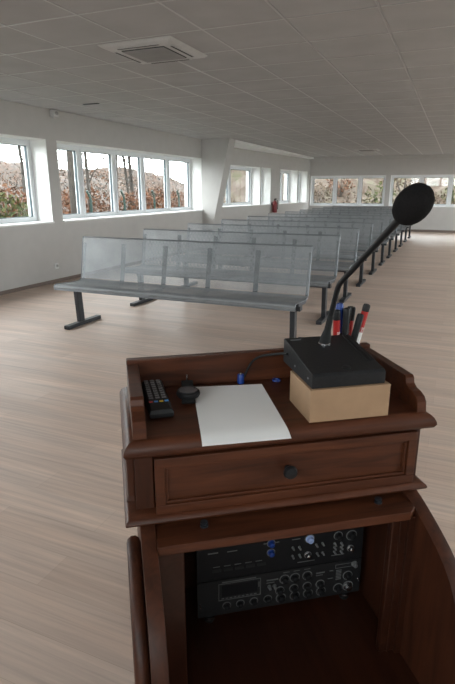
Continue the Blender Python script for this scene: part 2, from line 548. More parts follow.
# fire extinguisher on the pier of the second stretch of left wall
pe = mL2 @ Vector((T(15.29), -0.105, 0.67))
t = thing('fire_extinguisher', 'dark red fire extinguisher hanging on the white pier between far left windows', 'fire extinguisher', pe)
MB().lathe([(0.0, 0), (0.068, 0.005), (0.075, 0.03), (0.075, 0.27), (0.055, 0.32), (0.025, 0.34), (0.02, 0.36)], seg=20).build('cylinder', 'ext_red', t, 0, True)
MB().lathe([(0.022, 0.355), (0.024, 0.39), (0.012, 0.40), (0.0, 0.40)]).build('valve', 'black', t, 0, True)
MB().box(-0.012, 0.07, -0.01, 0.01, 0.40, 0.412).build('handle', 'black', t, 0.003)
MB().tube([(0.02, 0, 0.38), (0.07, 0, 0.36), (0.095, 0, 0.25), (0.09, 0, 0.10)], 0.010).build('hose', 'rubber', t, 0, True)
w_ = MB().box(-0.100, -0.066, -0.02, 0.02, 0.22, 0.30)
w_.xf(Matrix.Rotation(math.atan2(d2.y, d2.x) - PI / 2, 4, 'Z')).build('wall_bracket', 'black', t)

# ================================================================ BENCHES
BW = 2.385                       # width of one five-seat bench
def make_bench():
    r = thing('bench', '', 'bench', (0, 0, 0), 0, 'perforated steel benches in one file')
    x0, x1 = 0.0, BW
    # seat: thin punched sheet with a rounded, down-turned front lip and a slight dip
    def sheet(prof, t_):
        rings_a = [[(x, p[0], p[1]) for p in prof] for x in (x0, x1)]
        n = len(prof)
        nrm = []
        for i in range(n):
            a, b = prof[max(i - 1, 0)], prof[min(i + 1, n - 1)]
            l = math.hypot(b[0] - a[0], b[1] - a[1])
            nrm.append((-(b[1] - a[1]) / l * t_, (b[0] - a[0]) / l * t_))
        outline = list(prof) + [(p[0] + q[0], p[1] + q[1]) for p, q in zip(prof[::-1], nrm[::-1])]
        m = MB()
        vs = [[m.bm.verts.new((x, p[0], p[1])) for p in outline] for x in (x0, x1)]
        k = len(outline)
        for i in range(k):
            m.face([vs[0][i], vs[0][(i + 1) % k], vs[1][(i + 1) % k], vs[1][i]])
        for v in vs:
            for i in range(n - 1):
                m.face([v[i], v[i + 1], v[k - 2 - i], v[k - 1 - i]])
        return m
    seat_prof = [(-0.252, 0.405), (-0.262, 0.425), (-0.255, 0.442), (-0.235, 0.452), (-0.15, 0.447), (-0.05, 0.438), (0.06, 0.432), (0.12, 0.436), (0.145, 0.452)]
    sheet(seat_prof, -0.003).build('seat', 'perf_seat', r, 0, True)
    back_prof = [(0.148, 0.455), (0.158, 0.50), (0.178, 0.62), (0.205, 0.76), (0.228, 0.858)]
    sheet(back_prof, -0.003).build('backrest', 'perf_back', r, 0, True)
    e = MB()
    e.tube([(x0, 0.229, 0.862), (x1, 0.229, 0.862)], 0.007, 8)
    e.tube([(x0, -0.254, 0.404), (x1, -0.254, 0.404)], 0.007, 8)
    for x in (x0, x1):
        e.tube([(x, p[0], p[1]) for p in back_prof], 0.0045, 6)
        e.tube([(x, p[0], p[1]) for p in seat_prof], 0.0045, 6)
    e.build('edge_rim', 'steel', r, 0, True)
    for k in range(6):
        x = 0.018 + (BW - 0.036) * k / 5
        pts = [(p[0] + 0.012, p[1]) for p in back_prof[:-1]] + [(0.222, 0.81), (0.24, 0.80), (0.20, 0.62), (0.178, 0.50), (0.16, 0.42), (0.10, 0.395), (-0.12, 0.405), (-0.12, 0.432), (0.06, 0.424), (0.13, 0.428)]
        w = 0.022 if 0 < k < 5 else 0.010
        MB().prism(pts, 'x', x - w, x + w).build('bracket', 'rib', r)
    MB().box(0.02, BW - 0.02, -0.02, 0.05, 0.345, 0.405).build('beam', 'black_steel', r, 0.004)
    for x in (0.07, BW - 0.08):
        lg = MB()
        lg.loft([[(x - 0.022, -0.03 + dy, z), (x + 0.022, -0.03 + dy, z), (x + 0.022, 0.045 + dy, z), (x - 0.022, 0.045 + dy, z)] for z, dy in ((0.035, 0.0), (0.36, -0.02))])
        L_ = lg.build('leg', 'black_steel', r, 0.005)
        MB().box(x - 0.03, x + 0.03, -0.22, 0.30, 0.0, 0.038).build('foot', 'black_steel', L_, 0.006)
    return r
bench = make_bench()
ys = [4.15, 5.31, 6.48, 7.66, 8.84, 10.0, 11.15, 12.35, 13.55, 14.8, 16.05]
words_ = ['first', 'second', 'third', 'fourth', 'fifth', 'sixth', 'seventh', 'eighth', 'ninth', 'tenth', 'eleventh']
for i, yy in enumerate(ys):
    b = bench if i == 0 else copy_tree(bench)
    b.location = (-3.47, yy, 0)
    if i == 0: b['label'] = 'nearest grey perforated steel bench with five seats and black T legs'
    elif i == len(ys) - 1: b['label'] = 'farthest grey perforated bench, last of the file before the back wall'
    else: b['label'] = 'grey perforated steel bench, %s in the file counting from the lectern' % words_[i]

# ================================================================ LECTERN
LO = Vector((-0.467, 1.157, 0.0))
LA = rad(35.6)
LM = Matrix.Translation(LO) @ Matrix.Rotation(LA, 4, 'Z')
def at(s_, y_, z_): return LM @ Vector((s_, y_, z_))
TOP = 0.769
lec = thing('lectern', 'dark mahogany lectern cabinet with drawer, gallery top and open lower compartment', 'lectern', LO, LA)
S0, S1 = -0.296, 0.500
# table top with ogee edge
MB().rects(S0, S1, -0.130, 0.262, [(0.030, 0.722), (0.014, 0.724), (0.005, 0.729), (0.0, 0.738), (0.001, 0.746), (0.006, 0.756), (0.013, 0.763), (0.021, 0.7675), (0.030, TOP)]).build('tabletop', 'wood', lec, 0, True)
# gallery
MB().box(-0.272, 0.477, 0.207, 0.232, TOP, 0.859).build('gallery_back', 'wood', lec, 0.003)
gal = [(0.205, TOP), (0.205, 0.848), (-0.036, 0.846), (-0.044, 0.840), (-0.048, 0.826), (-0.060, 0.818), (-0.080, 0.815), (-0.098, 0.808), (-0.108, 0.796), (-0.112, TOP)]
for a, b in ((-0.272, -0.240), (0.451, 0.477)):
    MB().prism(gal, 'x', a, b).build('gallery_side', 'wood', lec, 0.0025)
# upper case around the drawer
u = MB()
u.box(-0.272, -0.228, -0.085, 0.23, 0.565, 0.724)
u.box(0.462, 0.485, -0.085, 0.23, 0.565, 0.724)
u.box(-0.228, 0.462, 0.205, 0.23, 0.565, 0.724)
u.box(-0.228, 0.462, -0.085, 0.205, 0.706, 0.724)
u.build('drawer_case', 'wood_v', lec, 0.002)
for a, b in ((-0.296, -0.272),):
    MB().rects(a, b, -0.075, 0.20, [(0.0, 0, 0, 0, 0.585), (0.006, 0, 0.004, 0.004, 0.60), (0.006, 0, 0.004, 0.004, 0.70), (0, 0, 0, 0, 0.715)]).build('side_moulding', 'wood_v', lec, 0.004)
# drawer
d = MB().box(-0.224, 0.458, -0.098, 0.18, 0.570, 0.704)
dr = d.build('drawer', 'wood', lec, 0.002)
fr = MB()
a, b, z0, z1 = -0.226, 0.460, 0.566, 0.715
fr.ring(a, b, z0, z1, 0.024, -0.113, -0.098)
fr.ring(a + 0.024, b - 0.024, z0 + 0.024, z1 - 0.024, 0.007, -0.107, -0.098)
fr.build('drawer_frame', 'wood', dr, 0.0025)
MB().lathe([(0.008, 0), (0.008, 0.012), (0.015, 0.016), (0.018, 0.024), (0.015, 0.032), (0.0, 0.035)], (0.108, -0.098, 0.645), (0, -1, 0)).build('drawer_knob', 'black', dr, 0, True)
# moulding under the drawer
MB().rects(-0.301, 0.497, -0.126, 0.262, [(0.030, 0.545), (0.010, 0.5455), (0.002, 0.549), (0.0, 0.554), (0.003, 0.560), (0.012, 0.566), (0.024, 0.570)]).build('lower_moulding', 'wood', lec, 0, True)
# side cheeks with curved front
ck = [(0.23, 0.0), (0.23, 0.545), (-0.100, 0.545), (-0.134, 0.536), (-0.166, 0.525), (-0.204, 0.510), (-0.234, 0.497), (-0.269, 0.480), (-0.305, 0.457), (-0.335, 0.430), (-0.360, 0.395), (-0.380, 0.350), (-0.394, 0.29), (-0.402, 0.22), (-0.406, 0.12), (-0.406, 0.0)]
for a, b in ((-0.267, -0.231), (0.437, 0.475)):
    MB().prism(ck, 'x', a, b).build('side_cheek', 'wood_v', lec, 0.003, True)
# outer mouldings on the cheeks
for x, sg in ((-0.267, -1), (0.475, 1)):
    x += sg * 0.017
    path = [(x, -0.105, 0.474), (x, -0.125, 0.471)] + [(x, y + 0.035, z - 0.048) for y, z in ck[3:13]] + [(x, -0.362, 0.02)]
    MB().tube(path, [0.008, 0.015] + [0.017] * (len(path) - 2), 10).build('cheek_moulding', 'wood_v', lec, 0, True)
# inner stiles
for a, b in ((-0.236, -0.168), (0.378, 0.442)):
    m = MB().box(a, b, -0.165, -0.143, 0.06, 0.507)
    m.build('inner_stile', 'wood_in_shaded', lec, 0.004)
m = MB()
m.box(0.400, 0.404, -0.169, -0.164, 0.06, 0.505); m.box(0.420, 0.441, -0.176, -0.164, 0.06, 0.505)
m.build('stile_bead', 'wood_in_shaded', lec, 0.0015)
# front rail between the cheeks, two pegs on it
MB().prism([(-0.231, -0.187), (0.414, -0.187), (0.437, -0.168), (0.437, -0.09), (-0.231, -0.09)], 'z', 0.505, 0.530).build('front_rail', 'wood', lec, 0.003)
for x in (-0.113, 0.352):
    MB().lathe([(0.010, 0), (0.010, 0.004), (0.005, 0.005), (0.005, 0.009), (0.009, 0.010), (0.0095, 0.0125), (0.0, 0.0135)], (x, -0.130, 0.530)).build('peg', 'black_steel', lec, 0, True)
MB().box(-0.231, 0.437, -0.398, 0.205, 0.035, 0.060).build('bottom_shelf', 'wood_in_shaded', lec, 0.002)
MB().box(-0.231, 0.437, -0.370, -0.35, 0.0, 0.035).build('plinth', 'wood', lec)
MB().box(-0.231, 0.437, 0.205, 0.228, 0.0, 0.545).build('back_panel', 'wood_in_shaded', lec)

# ---- audio units in the compartment
def rack_knob(parent, x, z, r, y, mat='black', cap=None, name='knob'):
    p = [(r * 1.25, 0), (r * 1.25, 0.002), (r, 0.003), (r * 0.88, 0.013), (r * 0.7, 0.014), (0, 0.0145)]
    k = MB().lathe(p, (x, y, z), (0, -1, 0), 12)
    if r > 0.006:
        k.mi = 1
        k.lathe([(r * 1.5, 0), (r * 1.5, 0.0008), (r * 1.3, 0.0009)], (x, y, z), (0, -1, 0), 14)
    k.build(name, [mat, 'print'], parent, 0, True)
amp = thing('mixer_amplifier', 'black mixing amplifier with small feet on the lectern floor, lower of two units', 'amplifier', LO, LA)
AX0, AX1, AY = -0.108, 0.412, 0.035
MB().box(AX0 + 0.03, AX1 - 0.03, AY + 0.004, 0.195, 0.095, 0.214).build('case', 'panel', amp, 0.002)
for x in (-0.07, 0.37):
    for y in (0.055, 0.175):
        f = MB().lathe([(0.013, 0.060), (0.016, 0.066), (0.016, 0.078), (0.010, 0.082), (0.010, 0.096)], (x, y, 0)).build('foot', 'rubber', amp, 0, True)
        if y < 0.1:
            MB().lathe([(0.017, 0.074), (0.0175, 0.078), (0.017, 0.082)], (x, y, 0)).build('collar', 'chrome', f, 0, True)
pr = MB().box(AX0, AX1, AY, AY + 0.006, 0.092, 0.216)
pr.mi = 1
pr.ring(-0.045, 0.085, 0.143, 0.203, 0.0018, AY - 0.001, AY)
pr.box(-0.034, 0.070, AY - 0.0007, AY, 0.2055, 0.209)
for k in range(9): pr.box(-0.036 + k * 0.0125, -0.028 + k * 0.0125, AY - 0.0007, AY, 0.1475, 0.1505)
pr.box(0.078, 0.081, AY - 0.0007, AY, 0.172, 0.190)
pr.box(0.103, 0.140, AY - 0.0007, AY, 0.186, 0.191); pr.box(0.103, 0.128, AY - 0.0007, AY, 0.178, 0.181)
for x in (0.165, 0.198, 0.232): pr.box(x - 0.010, x + 0.010, AY - 0.0007, AY, 0.2065, 0.209)
pr.box(0.262, 0.290, AY - 0.0007, AY, 0.184, 0.188); pr.box(0.262, 0.284, AY - 0.0007, AY, 0.176, 0.179)
pr.ring(0.325, 0.385, 0.192, 0.206, 0.0014, AY - 0.001, AY)
for k in range(7): pr.box(0.328, 0.346, AY - 0.0007, AY, 0.150 + k * 0.0055, 0.1525 + k * 0.0055)
pr.box(0.306, 0.318, AY - 0.0007, AY, 0.186, 0.188); pr.box(0.302, 0.318, AY - 0.0007, AY, 0.158, 0.160)
pr.build('front_panel', ['panel', 'print'], amp)
MB().box(-0.036, 0.074, AY - 0.0012, AY, 0.157, 0.196).build('display', 'black', amp)
for x in (-0.020, 0.022, 0.064, 0.108): rack_knob(amp, x, 0.122, 0.009, AY)
for i, x in enumerate((0.150, 0.195, 0.238, 0.281)):
    rack_knob(amp, x, 0.117, 0.011, AY)
    rack_knob(amp, x - 0.004, 0.145, 0.010, AY)
for x in (0.160, 0.193, 0.233): rack_knob(amp, x, 0.184, 0.011, AY)
for x in (0.112, 0.128): rack_knob(amp, x, 0.166, 0.005, AY, 'print', name='button')
rack_knob(amp, 0.338, 0.119, 0.011, AY)
rack_knob(amp, 0.371, 0.120, 0.012, AY, 'chrome', name='power_button')
rack_knob(amp, 0.368, 0.160, 0.011, AY)
rack_knob(amp, 0.388, 0.199, 0.007, AY, 'print', name='jack')
for (x, z) in ((-0.100, 0.140), (0.404, 0.140)):
    rack_knob(amp, x, z, 0.0035, AY, 'chrome', name='screw')

prc = thing('audio_processor', 'black sound unit with blue and pale buttons, stacked on the mixing amplifier', 'audio unit', LO, LA)
MB().box(AX0 + 0.03, AX1 - 0.03, AY + 0.006, 0.190, 0.2175, 0.342).build('case', 'panel', prc, 0.002)
AY2 = AY + 0.002
for x, z in ((0.115, 0.318), (0.115, 0.286)): rack_knob(prc, x, z, 0.009, AY2, 'blue', name='blue_button')
rack_knob(prc, 0.236, 0.314, 0.0105, AY2, 'lblue', name='dial')
rack_knob(prc, 0.232, 0.258, 0.008, AY2, 'chrome', name='dial')
rack_knob(prc, 0.372, 0.258, 0.008, AY2, 'chrome', name='dial')
rack_knob(prc, 0.372, 0.305, 0.012, AY2)
rack_knob(prc, 0.328, 0.310, 0.010, AY2)
for x, z in ((0.183, 0.262), (0.205, 0.262), (0.262, 0.258), (0.280, 0.258), (0.183, 0.292), (0.204, 0.290), (0.258, 0.290), (0.278, 0.292), (0.318, 0.284), (0.340, 0.282), (0.318, 0.270), (0.340, 0.268), (0.318, 0.255), (0.340, 0.253)):
    rack_knob(prc, x, z, 0.0033, AY2, 'print', name='button')
pr = MB().box(AX0, AX1, AY + 0.002, AY + 0.008, 0.2185, 0.344)
pr.mi = 1
pr.box(-0.075, -0.045, AY2 - 0.0007, AY2, 0.310, 0.314); pr.box(-0.018, 0.012, AY2 - 0.0007, AY2, 0.309, 0.312)
for k in range(5): pr.box(-0.06 + k * 0.032, -0.04 + k * 0.032, AY2 - 0.0007, AY2, 0.262, 0.2645)
pr.box(0.092, 0.104, AY2 - 0.0007, AY2, 0.318, 0.320); pr.box(0.128, 0.140, AY2 - 0.0007, AY2, 0.318, 0.320)
pr.box(0.200, 0.255, AY2 - 0.0007, AY2, 0.234, 0.2365); pr.box(0.180, 0.206, AY2 - 0.0007, AY2, 0.318, 0.3205); pr.box(0.310, 0.352, AY2 - 0.0007, AY2, 0.240, 0.2425)
pr.build('front_panel', ['black', 'print'], prc)
for k in range(5): MB().box(-0.062 + k * 0.034, -0.036 + k * 0.034, AY2 - 0.002, AY2, 0.245, 0.256).build('push_key', 'panel', prc, 0.0006)

# ================================================================ THINGS ON THE LECTERN
G = TOP + 0.0006
# paper, its front end reaching out over the edge of the top
m = MB()
tl, tr, br, bl = Vector((-0.087, 0.190)), Vector((0.116, 0.171)), Vector((0.092, -0.164)), Vector((-0.119, -0.158))
N = 16
rows = []
for i in range(N + 1):
    f = i / N
    z = G + 0.0008 - 0.009 * max(0, (f - 0.84) / 0.16) ** 2
    a, b = tl.lerp(bl, f), tr.lerp(br, f)
    rows.append([(a.lerp(b, j / 4).x, a.lerp(b, j / 4).y, z + 0.0) for j in range(5)])
top = [[m.bm.verts.new(p) for p in r] for r in rows]
bot = [[m.bm.verts.new((p[0], p[1], p[2] - 0.0005)) for p in r] for r in rows]
for i in range(N):
    for j in range(4):
        m.face([top[i][j], top[i + 1][j], top[i + 1][j + 1], top[i][j + 1]])
        m.face([bot[i][j + 1], bot[i + 1][j + 1], bot[i + 1][j], bot[i][j]])
for r in (0, N):
    for j in range(4): m.face([top[r][j], top[r][j + 1], bot[r][j + 1], bot[r][j]])
for c in (0, 4):
    for i in range(N): m.face([top[i][c], top[i + 1][c], bot[i + 1][c], bot[i][c]])
pp = tag(m.build('paper_sheet', 'paper', None, 0, True), 'blank white sheet of paper lying at the centre of the lectern top', 'paper')
pp.matrix_world = LM

# remote control
rc = thing('remote_control', 'black remote control with coloured keys by the left side of the lectern top', 'remote control', at(-0.200, 0.118, G), LA + rad(2))
MB().rects(-0.031, 0.031, -0.128, 0.122, [(0.006, 0), (0.001, 0.004), (0, 0.014), (0.004, 0.0225), (0.007, 0.024)]).build('body', 'black', rc, 0.002)
for r in range(9):
    for c in range(3):
        w, h = (0.0055, 0.0042)
        mat = 'key'
        if r in (2, 3) and c != 1: mat = 'print'
        MB().box(-0.017 + c * 0.017 - w, -0.017 + c * 0.017 + w, 0.088 - r * 0.0165 - h, 0.088 - r * 0.0165 + h, 0.0235, 0.026).build('key', mat, rc, 0.0008)
for c, mat in enumerate(('red', 'cyan', 'yellow', 'cyan')):
    MB().box(-0.0205 + c * 0.0136 - 0.005, -0.0205 + c * 0.0136 + 0.005, -0.074, -0.066, 0.0235, 0.026).build('colour_key', mat, rc, 0.0008)
MB().lathe([(0.005, 0.0235), (0.005, 0.026), (0, 0.0263)], (-0.020, 0.108, 0)).build('power_key', 'red', rc)

# watch-like device
wt = thing('wristwatch', 'black round wristwatch with its strap, between remote control and paper', 'watch', at(-0.114, 0.094, G), LA + rad(-6))
MB().lathe([(0.022, 0.012), (0.030, 0.015), (0.0325, 0.021), (0.031, 0.028), (0.027, 0.031), (0.0, 0.0315)], (0, 0, 0), seg=28).build('dial_case', 'black', wt, 0, True)
MB().lathe([(0.026, 0.0310), (0.026, 0.0322), (0.0, 0.0325)], seg=28).build('glass_face', 'watch_glass', wt, 0, True)
st = MB()
prof = [(0.024, 0.018), (0.045, 0.026), (0.070, 0.027), (0.092, 0.018), (0.104, 0.000), (0.109, 0.001), (0.097, 0.022), (0.072, 0.032), (0.043, 0.031), (0.024, 0.023)]
st.prism(prof, 'x', -0.016, 0.016)
st.prism([(-0.026, 0.018), (-0.036, 0.012), (-0.030, 0.003), (0.0, 0.0), (0.02, 0.0), (0.02, 0.010), (-0.02, 0.012)], 'x', -0.018, 0.018)
st.build('strap', 'rubber', wt, 0.0015)
MB().tube([(0.0, 0.086, 0.027), (0.0, 0.088, 0.044)], 0.0018, 8).build('buckle_pin', 'chrome', wt, 0, True)

# small cardboard box and the desk microphone on it
bx = thing('cardboard_box', 'small brown cardboard box carrying the microphone base on the lectern', 'box', at(0.262, -0.112, G), LA)
m = MB().box(-0.106, 0.106, 0, 0.150, 0, 0.084)
m.build('carton', 'card', bx, 0.0015)
MB().rects(-0.1065, 0.1065, -0.0005, 0.1505, [(0, 0.0835), (0.001, 0.0852)]).build('lid_flap', 'card', bx)

mic = thing('desk_microphone', 'black gooseneck desk microphone with large foam windscreen on a cardboard box', 'microphone', at(0.259, 0.0, G + 0.0856), LA)
ZB = 0.0
sx = 0.097
MB().prism([(-0.104, 0.0), (0.118, 0.0), (0.118, 0.066), (0.110, 0.069), (-0.072, 0.040), (-0.098, 0.0365), (-0.104, 0.030)], 'x', -sx, sx).build('console', 'console', mic, 0.0025)
sl = (0.069 - 0.040) / 0.182
def ctop(y): return 0.040 + (y + 0.072) * sl
# raised side rib, talk key, badge
m = MB()
for x in (0.074, 0.085):
    m.loft([[(x - 0.0025, y, ctop(y) - 0.001), (x + 0.0025, y, ctop(y) - 0.001), (x + 0.002, y, ctop(y) + 0.0025), (x - 0.002, y, ctop(y) + 0.0025)] for y in (-0.05, 0.105)])
m.build('grip_rib', 'black', mic)
MB().lathe([(0.011, -0.002), (0.011, 0.0015), (0.008, 0.0025), (0, 0.0028)], (0.002, -0.078, 0.0405), (0, -0.1, 1)).build('talk_button', 'black', mic, 0, True)
MB().box(-0.085, -0.055, 0.094, 0.098, ctop(0.096) - 0.001, ctop(0.096) + 0.0008).build('badge', 'key', mic)
for y in (-0.075, 0.02):
    MB().lathe([(0.003, 0), (0.003, 0.001), (0, 0.0012)], (-sx, y, 0.018), (-1, 0, 0), 10).build('screw', 'key', mic)
# gooseneck (coordinates of the lectern frame turned into the base's)
def ml(s_, y_, z_): return (s_ - 0.259, y_, z_ - (G + 0.0856))
gz = G + 0.0856 + ctop(0.062)
boot0, boot1 = Vector(ml(0.260, 0.062, gz)), Vector(ml(0.268, 0.050, gz + 0.080))
MB().lathe([(0.0172, 0), (0.0172, 0.004), (0.0155, 0.006)], boot0 - Vector((0, 0, 0.002)), (0, 0, 1)).build('neck_collar', 'chrome', mic, 0, True)
MB().tube([boot0, boot0.lerp(boot1, 0.25), boot0.lerp(boot1, 0.5), boot1], [0.0155, 0.0140, 0.0095, 0.0080], 14).build('boot', 'rubber', mic, 0, True)
def bez(p, n):
    out = []
    for i in range(n + 1):
        t_ = i / n
        q = [Vector(v) for v in p]
        while len(q) > 1: q = [a.lerp(b, t_) for a, b in zip(q, q[1:])]
        out.append(q[0])
    return out
bendp = Vector(ml(0.268, 0.012, 1.088))
foam = Vector(ml(0.255, -0.317, 1.294))
ax = (foam - bendp).normalized()
path = [boot1 - Vector((0.001, -0.001, 0.008))] + bez([boot1, boot1.lerp(bendp, 0.8), bendp, bendp, bendp.lerp(foam, 0.06), bendp.lerp(foam, 0.16)], 14) + [bendp.lerp(foam, 0.6), foam - ax * 0.02]
MB().tube(path, [0.0072] * (len(path) - 2) + [0.0074, 0.0076], 12).build('gooseneck', 'black', mic, 0, True)
fp = []
R_, L_ = 0.0330, 0.048
for k in range(15):
    a = PI * k / 14
    fp.append((R_ * math.sin(a) ** 0.85, -L_ * math.cos(a)))
fp[0] = (0.006, -L_)
MB().lathe(fp, foam, ax, 28).build('foam_windscreen', 'black_soft', mic, 0, True)

# cable from the base to a blue plug by the back of the gallery
c = tag(MB().tube(bez([(0.158, 0.075, 0.890), (0.150, 0.120, 0.885), (0.130, 0.192, 0.835), (0.108, 0.196, 0.875), (0.085, 0.196, 0.835), (0.075, 0.196, 0.800), (0.068, 0.196, 0.786)], 24), 0.0035, 8).build('microphone_cable', 'rubber', None, 0, True), 'thin black cable curving from the microphone base along the gallery', 'cable')
c.matrix_world = LM
pl = thing('cable_plug', 'blue cylindrical plug standing by the gallery back', 'plug', at(0.057, 0.192, G), LA)
MB().lathe([(0.0095, 0), (0.010, 0.002), (0.010, 0.026), (0.008, 0.029), (0, 0.0295)]).build('sleeve', 'blue', pl, 0, True)
MB().lathe([(0.0045, 0.0285), (0.0045, 0.034), (0, 0.035)]).build('tip', 'chrome', pl, 0, True)
MB().lathe([(0.0105, 0.004), (0.0108, 0.006), (0.0105, 0.008)]).build('grip_ring', 'blue', pl, 0, True)
rg = tag(MB().tube([(0.010 * math.cos(2 * PI * k / 20), 0.010 * math.sin(2 * PI * k / 20), 0.0035) for k in range(21)], 0.0032, 8).build('cable_grommet', 'blue', None, 0, True), 'flat blue ring lying near the gallery left of the cardboard box', 'ring')
rg.location = at(0.166, 0.186, G)

# pen cup with markers, behind the microphone base
cup = thing('pen_cup', 'frosted cup of markers hidden behind the microphone base', 'pen cup', at(0.363, 0.160, G))
MB().lathe([(0.0, 0), (0.036, 0.0), (0.039, 0.01), (0.043, 0.118), (0.041, 0.118), (0.037, 0.012), (0.0, 0.006)], seg=24).build('cup_wall', 'cup', cup, 0, True)
def text_mesh(body, size, mat, parent, mtx):
    cu = bpy.data.curves.new('lettering', 'FONT')
    cu.body = body; cu.size = size; cu.extrude = 0.0001
    cu.align_x = 'CENTER'; cu.align_y = 'CENTER'
    tmp = bpy.data.objects.new('tmp', cu)
    COL.objects.link(tmp)
    dg = bpy.context.evaluated_depsgraph_get()
    me = bpy.data.meshes.new_from_object(tmp.evaluated_get(dg))
    bpy.data.objects.remove(tmp)
    me.transform(mtx)
    me.materials.clear(); me.materials.append(M[mat])
    o = bpy.data.objects.new('lettering', me)
    COL.objects.link(o); o.parent = parent
    return o
def marker(base, tip, label, body, cap, r=0.0095, cap_from=0.62, text=None, low=None):
    """base, tip in lectern coordinates; cap up"""
    b, t_ = at(*base), at(*tip)
    ax_ = (t_ - b); ln = ax_.length; ax_.normalize()
    q = Vector((0, 0, 1)).rotation_difference(ax_)
    o = thing('marker_pen', label, 'marker', b, 0, 'markers in the cup')
    o.rotation_mode = 'QUATERNION'
    # turn so that the printed side faces the reader
    o.rotation_quaternion = q @ Matrix.Rotation(LA, 4, 'Z').to_quaternion()
    c0 = ln * cap_from
    MB().lathe([(r * 0.8, 0), (r, 0.004), (r, c0), (r * 0.9, c0 + 0.001)], seg=16).build('barrel', body, o, 0, True)
    MB().lathe([(r * 1.03, c0 + 0.001), (r * 1.03, ln - 0.006), (r * 0.88, ln - 0.001), (r * 0.5, ln), (r * 0.45, ln - 0.003), (0, ln - 0.003)], seg=16).build('cap', cap, o, 0, True)
    MB().box(-0.003, 0.003, r * 0.9, r * 1.5, ln * 0.8, ln - 0.01).build('clip', cap, o, 0.001)
    if low:
        MB().lathe([(r * 1.01, ln * 0.1), (r * 1.01, ln * low), (r, ln * low + 0.001)], seg=16).build('label_band', 'white', o, 0, True)
    if text:
        mt = Matrix.Translation((0.0, -r * 1.06, ln * 0.62)) @ Matrix.Rotation(PI / 2, 4, 'X') @ Matrix.Rotation(PI / 2, 4, 'Z')
        text_mesh(text, 0.013, 'white', o, mt)
    return o
zf = G + 0.012
marker((0.338, 0.150, zf), (0.323, 0.132, 0.992), 'red and black marker leftmost in the cup, next to the microphone neck', 'red', 'black', 0.0100, 0.86, 'edding', 0.46)
marker((0.352, 0.172, zf), (0.346, 0.166, 1.004), 'marker with a blue cap standing in the cup behind the others', 'black', 'blue', 0.0115, 0.6)
marker((0.358, 0.140, zf), (0.352, 0.130, 0.996), 'black capped marker in the cup, in front of the blue-capped one', 'black', 'black', 0.0095, 0.55)
marker((0.366, 0.155, zf), (0.366, 0.152, 0.993), 'dark marker with a red body beside the blue-capped one', 'red', 'black', 0.0095, 0.78)
marker((0.374, 0.178, zf), (0.389, 0.176, 0.990), 'broad black marker with a flat top at the back of the cup', 'red', 'black', 0.0125, 0.80)
marker((0.362, 0.148, zf + 0.001), (0.396, 0.128, 0.978), 'black marker leaning right in the cup, in front of the broad one', 'black', 'black', 0.0098, 0.5)
marker((0.379, 0.160, zf), (0.423, 0.146, 1.002), 'red marker leaning far right over the cup rim, with black cap', 'red', 'black', 0.0105, 0.90, 'edding', 0.62)

# ================================================================ OUTSIDE
def height_bank(x, y):
    return -0.25 + max(0, (y - 20.5)) * 0.55 * (1 if y > 20.5 else 0)
m = MB()
m.box(-70, XL - 0.55, -30, 60, -0.6, -0.25)
structure(m.build('ground_lawn', 'grass'))
structure(MB().box(XL - 0.55, 40, 19.1, 22.0, -0.6, -0.25).build('ground_rear', 'grass'))
structure(MB().box(3.95, 60, -30, 19.1, -0.6, -0.25).build('ground_right', 'grass'))
# leaf-strewn bank behind the building
m = MB()
nx, ny = 70, 40
grid = []
for j in range(ny + 1):
    rr = []
    for i in range(nx + 1):
        xx = -26 + 44 * i / nx
        yy = 21.5 + 16 * j / ny
        zz = -0.3 + 6.5 * min(1, max(0.06, (xx + 16.5) / 5)) * (1 - math.cos(min(1, j / 30) * PI)) / 2 + (random.random() - 0.5) * 0.35 + 0.4 * math.sin(xx * 0.7) * min(1, j / 8)
        rr.append(m.bm.verts.new((xx, yy, zz)))
    grid.append(rr)
for j in range(ny):
    for i in range(nx): m.face([grid[j][i], grid[j][i + 1], grid[j + 1][i + 1], grid[j + 1][i]])
structure(m.build('ground_bank', 'bank', None, 0, False))

# wooded slope beyond the garden on the left
m = MB()
grid = []
for j in range(61):
    rr = []
    for i in range(21):
        xx, yy = -17 - 22 * i / 20, 2 + 50 * j / 60
        zz = -0.3 + (2.7 + 0.6 * math.sin(yy * 0.45) + 0.5 * math.sin(yy * 1.3 + 1)) * (1 - math.cos(min(1, i / 12) * PI)) / 2 + (random.random() - 0.5) * 0.4
        rr.append(m.bm.verts.new((xx, yy, zz)))
    grid.append(rr)
for j in range(60):
    for i in range(20): m.face([grid[j][i], grid[j + 1][i], grid[j + 1][i + 1], grid[j][i + 1]])
structure(m.build('ground_slope', 'bank_grey', None, 0, True))

def leaves(m, c, rx, ry, rz, n, size):
    for _ in range(n):
        while True:
            p = Vector((random.uniform(-1, 1), random.uniform(-1, 1), random.uniform(-1, 1)))
            if 0.25 < p.length < 1: break
        p = Vector((c[0] + p.x * rx, c[1] + p.y * ry, c[2] + p.z * rz))
        u = Vector((random.gauss(0, 1), random.gauss(0, 1), random.gauss(0, 1))).normalized()
        w = u.cross(Vector((random.gauss(0, 1), random.gauss(0, 1), random.gauss(0, 1)))).normalized()
        s_ = size * random.uniform(0.6, 1.3)
        m.face([m.bm.verts.new(p + u * s_), m.bm.verts.new(p + w * s_ * 0.55), m.bm.verts.new(p - u * s_), m.bm.verts.new(p - w * s_ * 0.55)])
